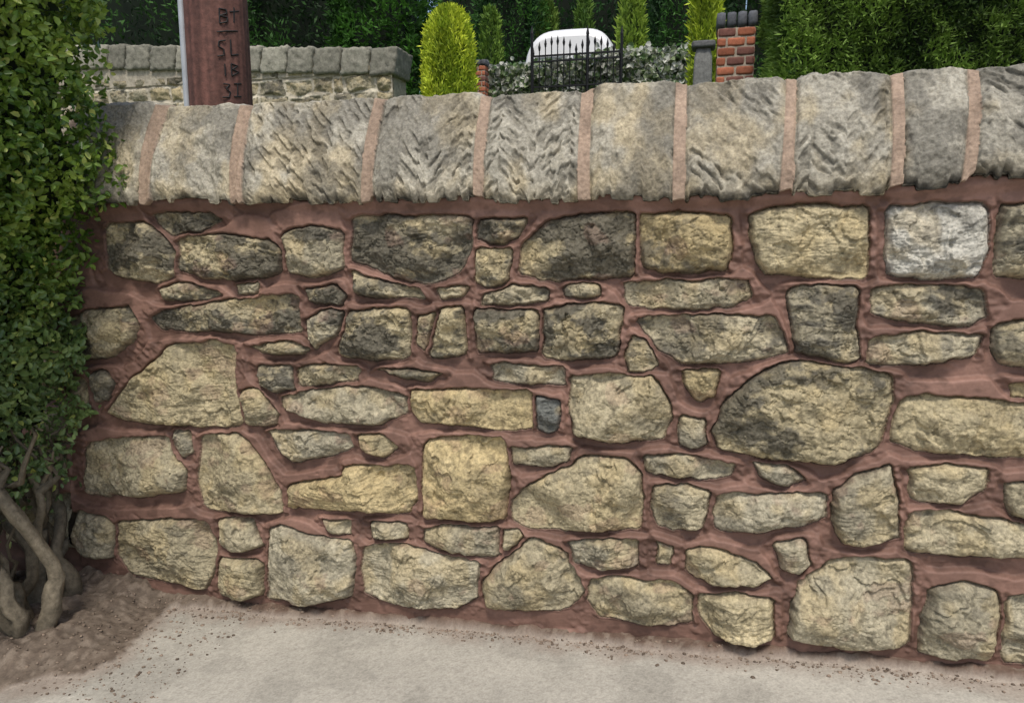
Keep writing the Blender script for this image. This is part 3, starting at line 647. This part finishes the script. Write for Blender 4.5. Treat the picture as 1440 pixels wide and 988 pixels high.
# ---------------- iron gate --------------
gate=empty("wrought_iron_gate"); YG=9.0
def cyl(bm,x,y,z0,z1,r,seg=8,r2=None):
    bmesh.ops.create_cone(bm,segments=seg,radius1=r,radius2=r if r2 is None else r2,depth=z1-z0,cap_ends=True,matrix=Matrix.Translation((x,y,(z0+z1)/2)))
bm=bmesh.new(); gl=onY(750,80,YG)[0]; gr=onY(872,80,YG)[0]; nb=14
for i in range(nb+1):
    x=gl+(gr-gl)*i/nb; t=abs((i/nb)*2-1); px=750+122*i/nb; zt=onY(px,50+14*(2*abs(((i/nb)*2)%1-.5))**2+6*t,YG)[2]
    cyl(bm,x,YG,1.2,zt-.10,.008); cyl(bm,x,YG,zt-.10,zt-.05,.010,8,.020); cyl(bm,x,YG,zt-.05,zt+.03,.020,8,.001)
for zpx in (76,84,120):
    zr=onY(811,zpx,YG)[2]; m_=bmesh.ops.create_cube(bm,size=1)['verts']
    for v in m_: v.co=Vector(((gl+gr)/2+v.co.x*(gr-gl),YG+v.co.y*.03,zr+v.co.z*.022))
for px in(748,826,874):
    zt=onY(px,48,YG)[2]; x=onY(px,80,YG)[0]; cyl(bm,x,YG,1.1,zt,.020,10); cyl(bm,x,YG,zt,zt+.12,.026,10,.001)
me=bpy.data.meshes.new("bars"); bm.to_mesh(me); bm.free(); ob=bpy.data.objects.new("bars",me); sc.collection.objects.link(ob); me.materials.append(M_iron); ob.parent=gate
# ---------------- van (rear towards camera)
van=empty("white_van"); YV=11.0
va=onY(732,70,YV); vb=onY(868,70,YV); VW=vb[0]-va[0]; vx=(va[0]+vb[0])/2; ztop=onY(800,34,YV)[2]; VH=VW*1.18; z0=ztop-VH
paint,nt,b=newmat("white_paint"); b.inputs['Base Color'].default_value=(.80,.81,.82,1)
nn=nd(nt,'ShaderNodeTexNoise'); nn.inputs['Scale'].default_value=3; mrr=nd(nt,'ShaderNodeMapRange'); mrr.inputs[3].default_value=.22; mrr.inputs[4].default_value=.4; nt.links.new(nn.outputs[0],mrr.inputs[0]); nt.links.new(mrr.outputs[0],b.inputs['Roughness'])
glass=plain("dark_glass",(.16,.18,.19),.08,0,3,.1)
secs=[(0,.90,.92),(.06,.95,.97),(.2,.985,.99),(.6,1.,1.),(2.6,1.0,1.),(3.3,.97,.99),(3.7,.88,.98),(4.1,.62,.97),(4.7,.54,.93),(4.9,.46,.86)]
VV=[]; m=48
for (yy,ht,wd) in secs:
    for k in range(m):
        t=2*math.pi*k/m; cx_=math.copysign(abs(math.cos(t))**.5,math.cos(t)); cz_=math.copysign(abs(math.sin(t))**.62,math.sin(t))
        zz_=(cz_+1)/2; tap=1-.14*max(0,zz_-.35)*ht
        VV.append((vx+cx_*VW/2*wd*tap,YV+yy,z0+.22+zz_*(VH*ht-.22)))
FF=[[i*m+k,i*m+(k+1)%m,(i+1)*m+(k+1)%m,(i+1)*m+k] for i in range(len(secs)-1) for k in range(m)]
bo=mesh_np("body",VV,FF,None,None,True,paint,van)
bm=bmesh.new(); bm.from_mesh(bo.data); bm.verts.ensure_lookup_table()
bm.faces.new([bm.verts[k] for k in range(m)]); bm.faces.new([bm.verts[(len(secs)-1)*m+k] for k in range(m)][::-1]); bmesh.ops.recalc_face_normals(bm,faces=bm.faces[:]); bm.to_mesh(bo.data); bm.free()
for s in(-1,1):
    box("rear_window",(vx+s*VW*.20-VW*.15,YV-.006,z0+VH*.54),(vx+s*VW*.20+VW*.15,YV+.006,z0+VH*.74),glass,van,bev=.002)
    box("rear_lamp",(vx+s*VW*.41-.05,YV-.012,z0+VH*.34),(vx+s*VW*.41+.05,YV+.02,z0+VH*.50),plain("red_lamp",(.4,.02,.02),.2),van,bev=.01)
    box("mirror",(vx+s*VW*.56-.07,YV+3.5,z0+VH*.55),(vx+s*VW*.56+.07,YV+3.6,z0+VH*.66),M_iron,van,bev=.02)
    for wy in(.9,3.9):
        bm=bmesh.new(); bmesh.ops.create_cone(bm,segments=28,radius1=.33,radius2=.33,depth=.22,cap_ends=True); bmesh.ops.bevel(bm,geom=[e for e in bm.edges if e.is_manifold and abs(e.verts[0].co.z-e.verts[1].co.z)<.001],offset=.03,segments=2,affect='EDGES')
        me=bpy.data.meshes.new("wheel"); bm.to_mesh(me); bm.free(); o_=bpy.data.objects.new("wheel",me); sc.collection.objects.link(o_); me.materials.append(M_iron); o_.rotation_euler=(0,math.radians(90),0); o_.location=(vx+s*(VW/2-.12),YV+wy,z0+.33); o_.parent=van
# ---------------- light ------------------
w=bpy.data.worlds.new("World"); sc.world=w; w.use_nodes=True; nt=w.node_tree; bg=nt.nodes['Background']; sk=nt.nodes.new('ShaderNodeTexSky'); sk.sky_type='NISHITA'; sk.sun_disc=False
el=math.radians(60); az=math.radians(168)
sk.sun_elevation=el; sk.sun_rotation=az; sk.air_density=1.2; sk.dust_density=3.0
nt.links.new(sk.outputs[0],bg.inputs[0]); bg.inputs[1].default_value=.15
sl=bpy.data.lights.new("sun",'SUN'); sl.energy=2.5; sl.angle=math.radians(10); sl.color=(1,.95,.86); so=bpy.data.objects.new("sun",sl); sc.collection.objects.link(so)
dv=Vector((math.sin(az)*math.cos(el),math.cos(az)*math.cos(el),math.sin(el))); so.rotation_euler=dv.to_track_quat('Z','Y').to_euler()
sc.view_settings.view_transform='Standard'; sc.view_settings.look='None'; sc.view_settings.exposure=0
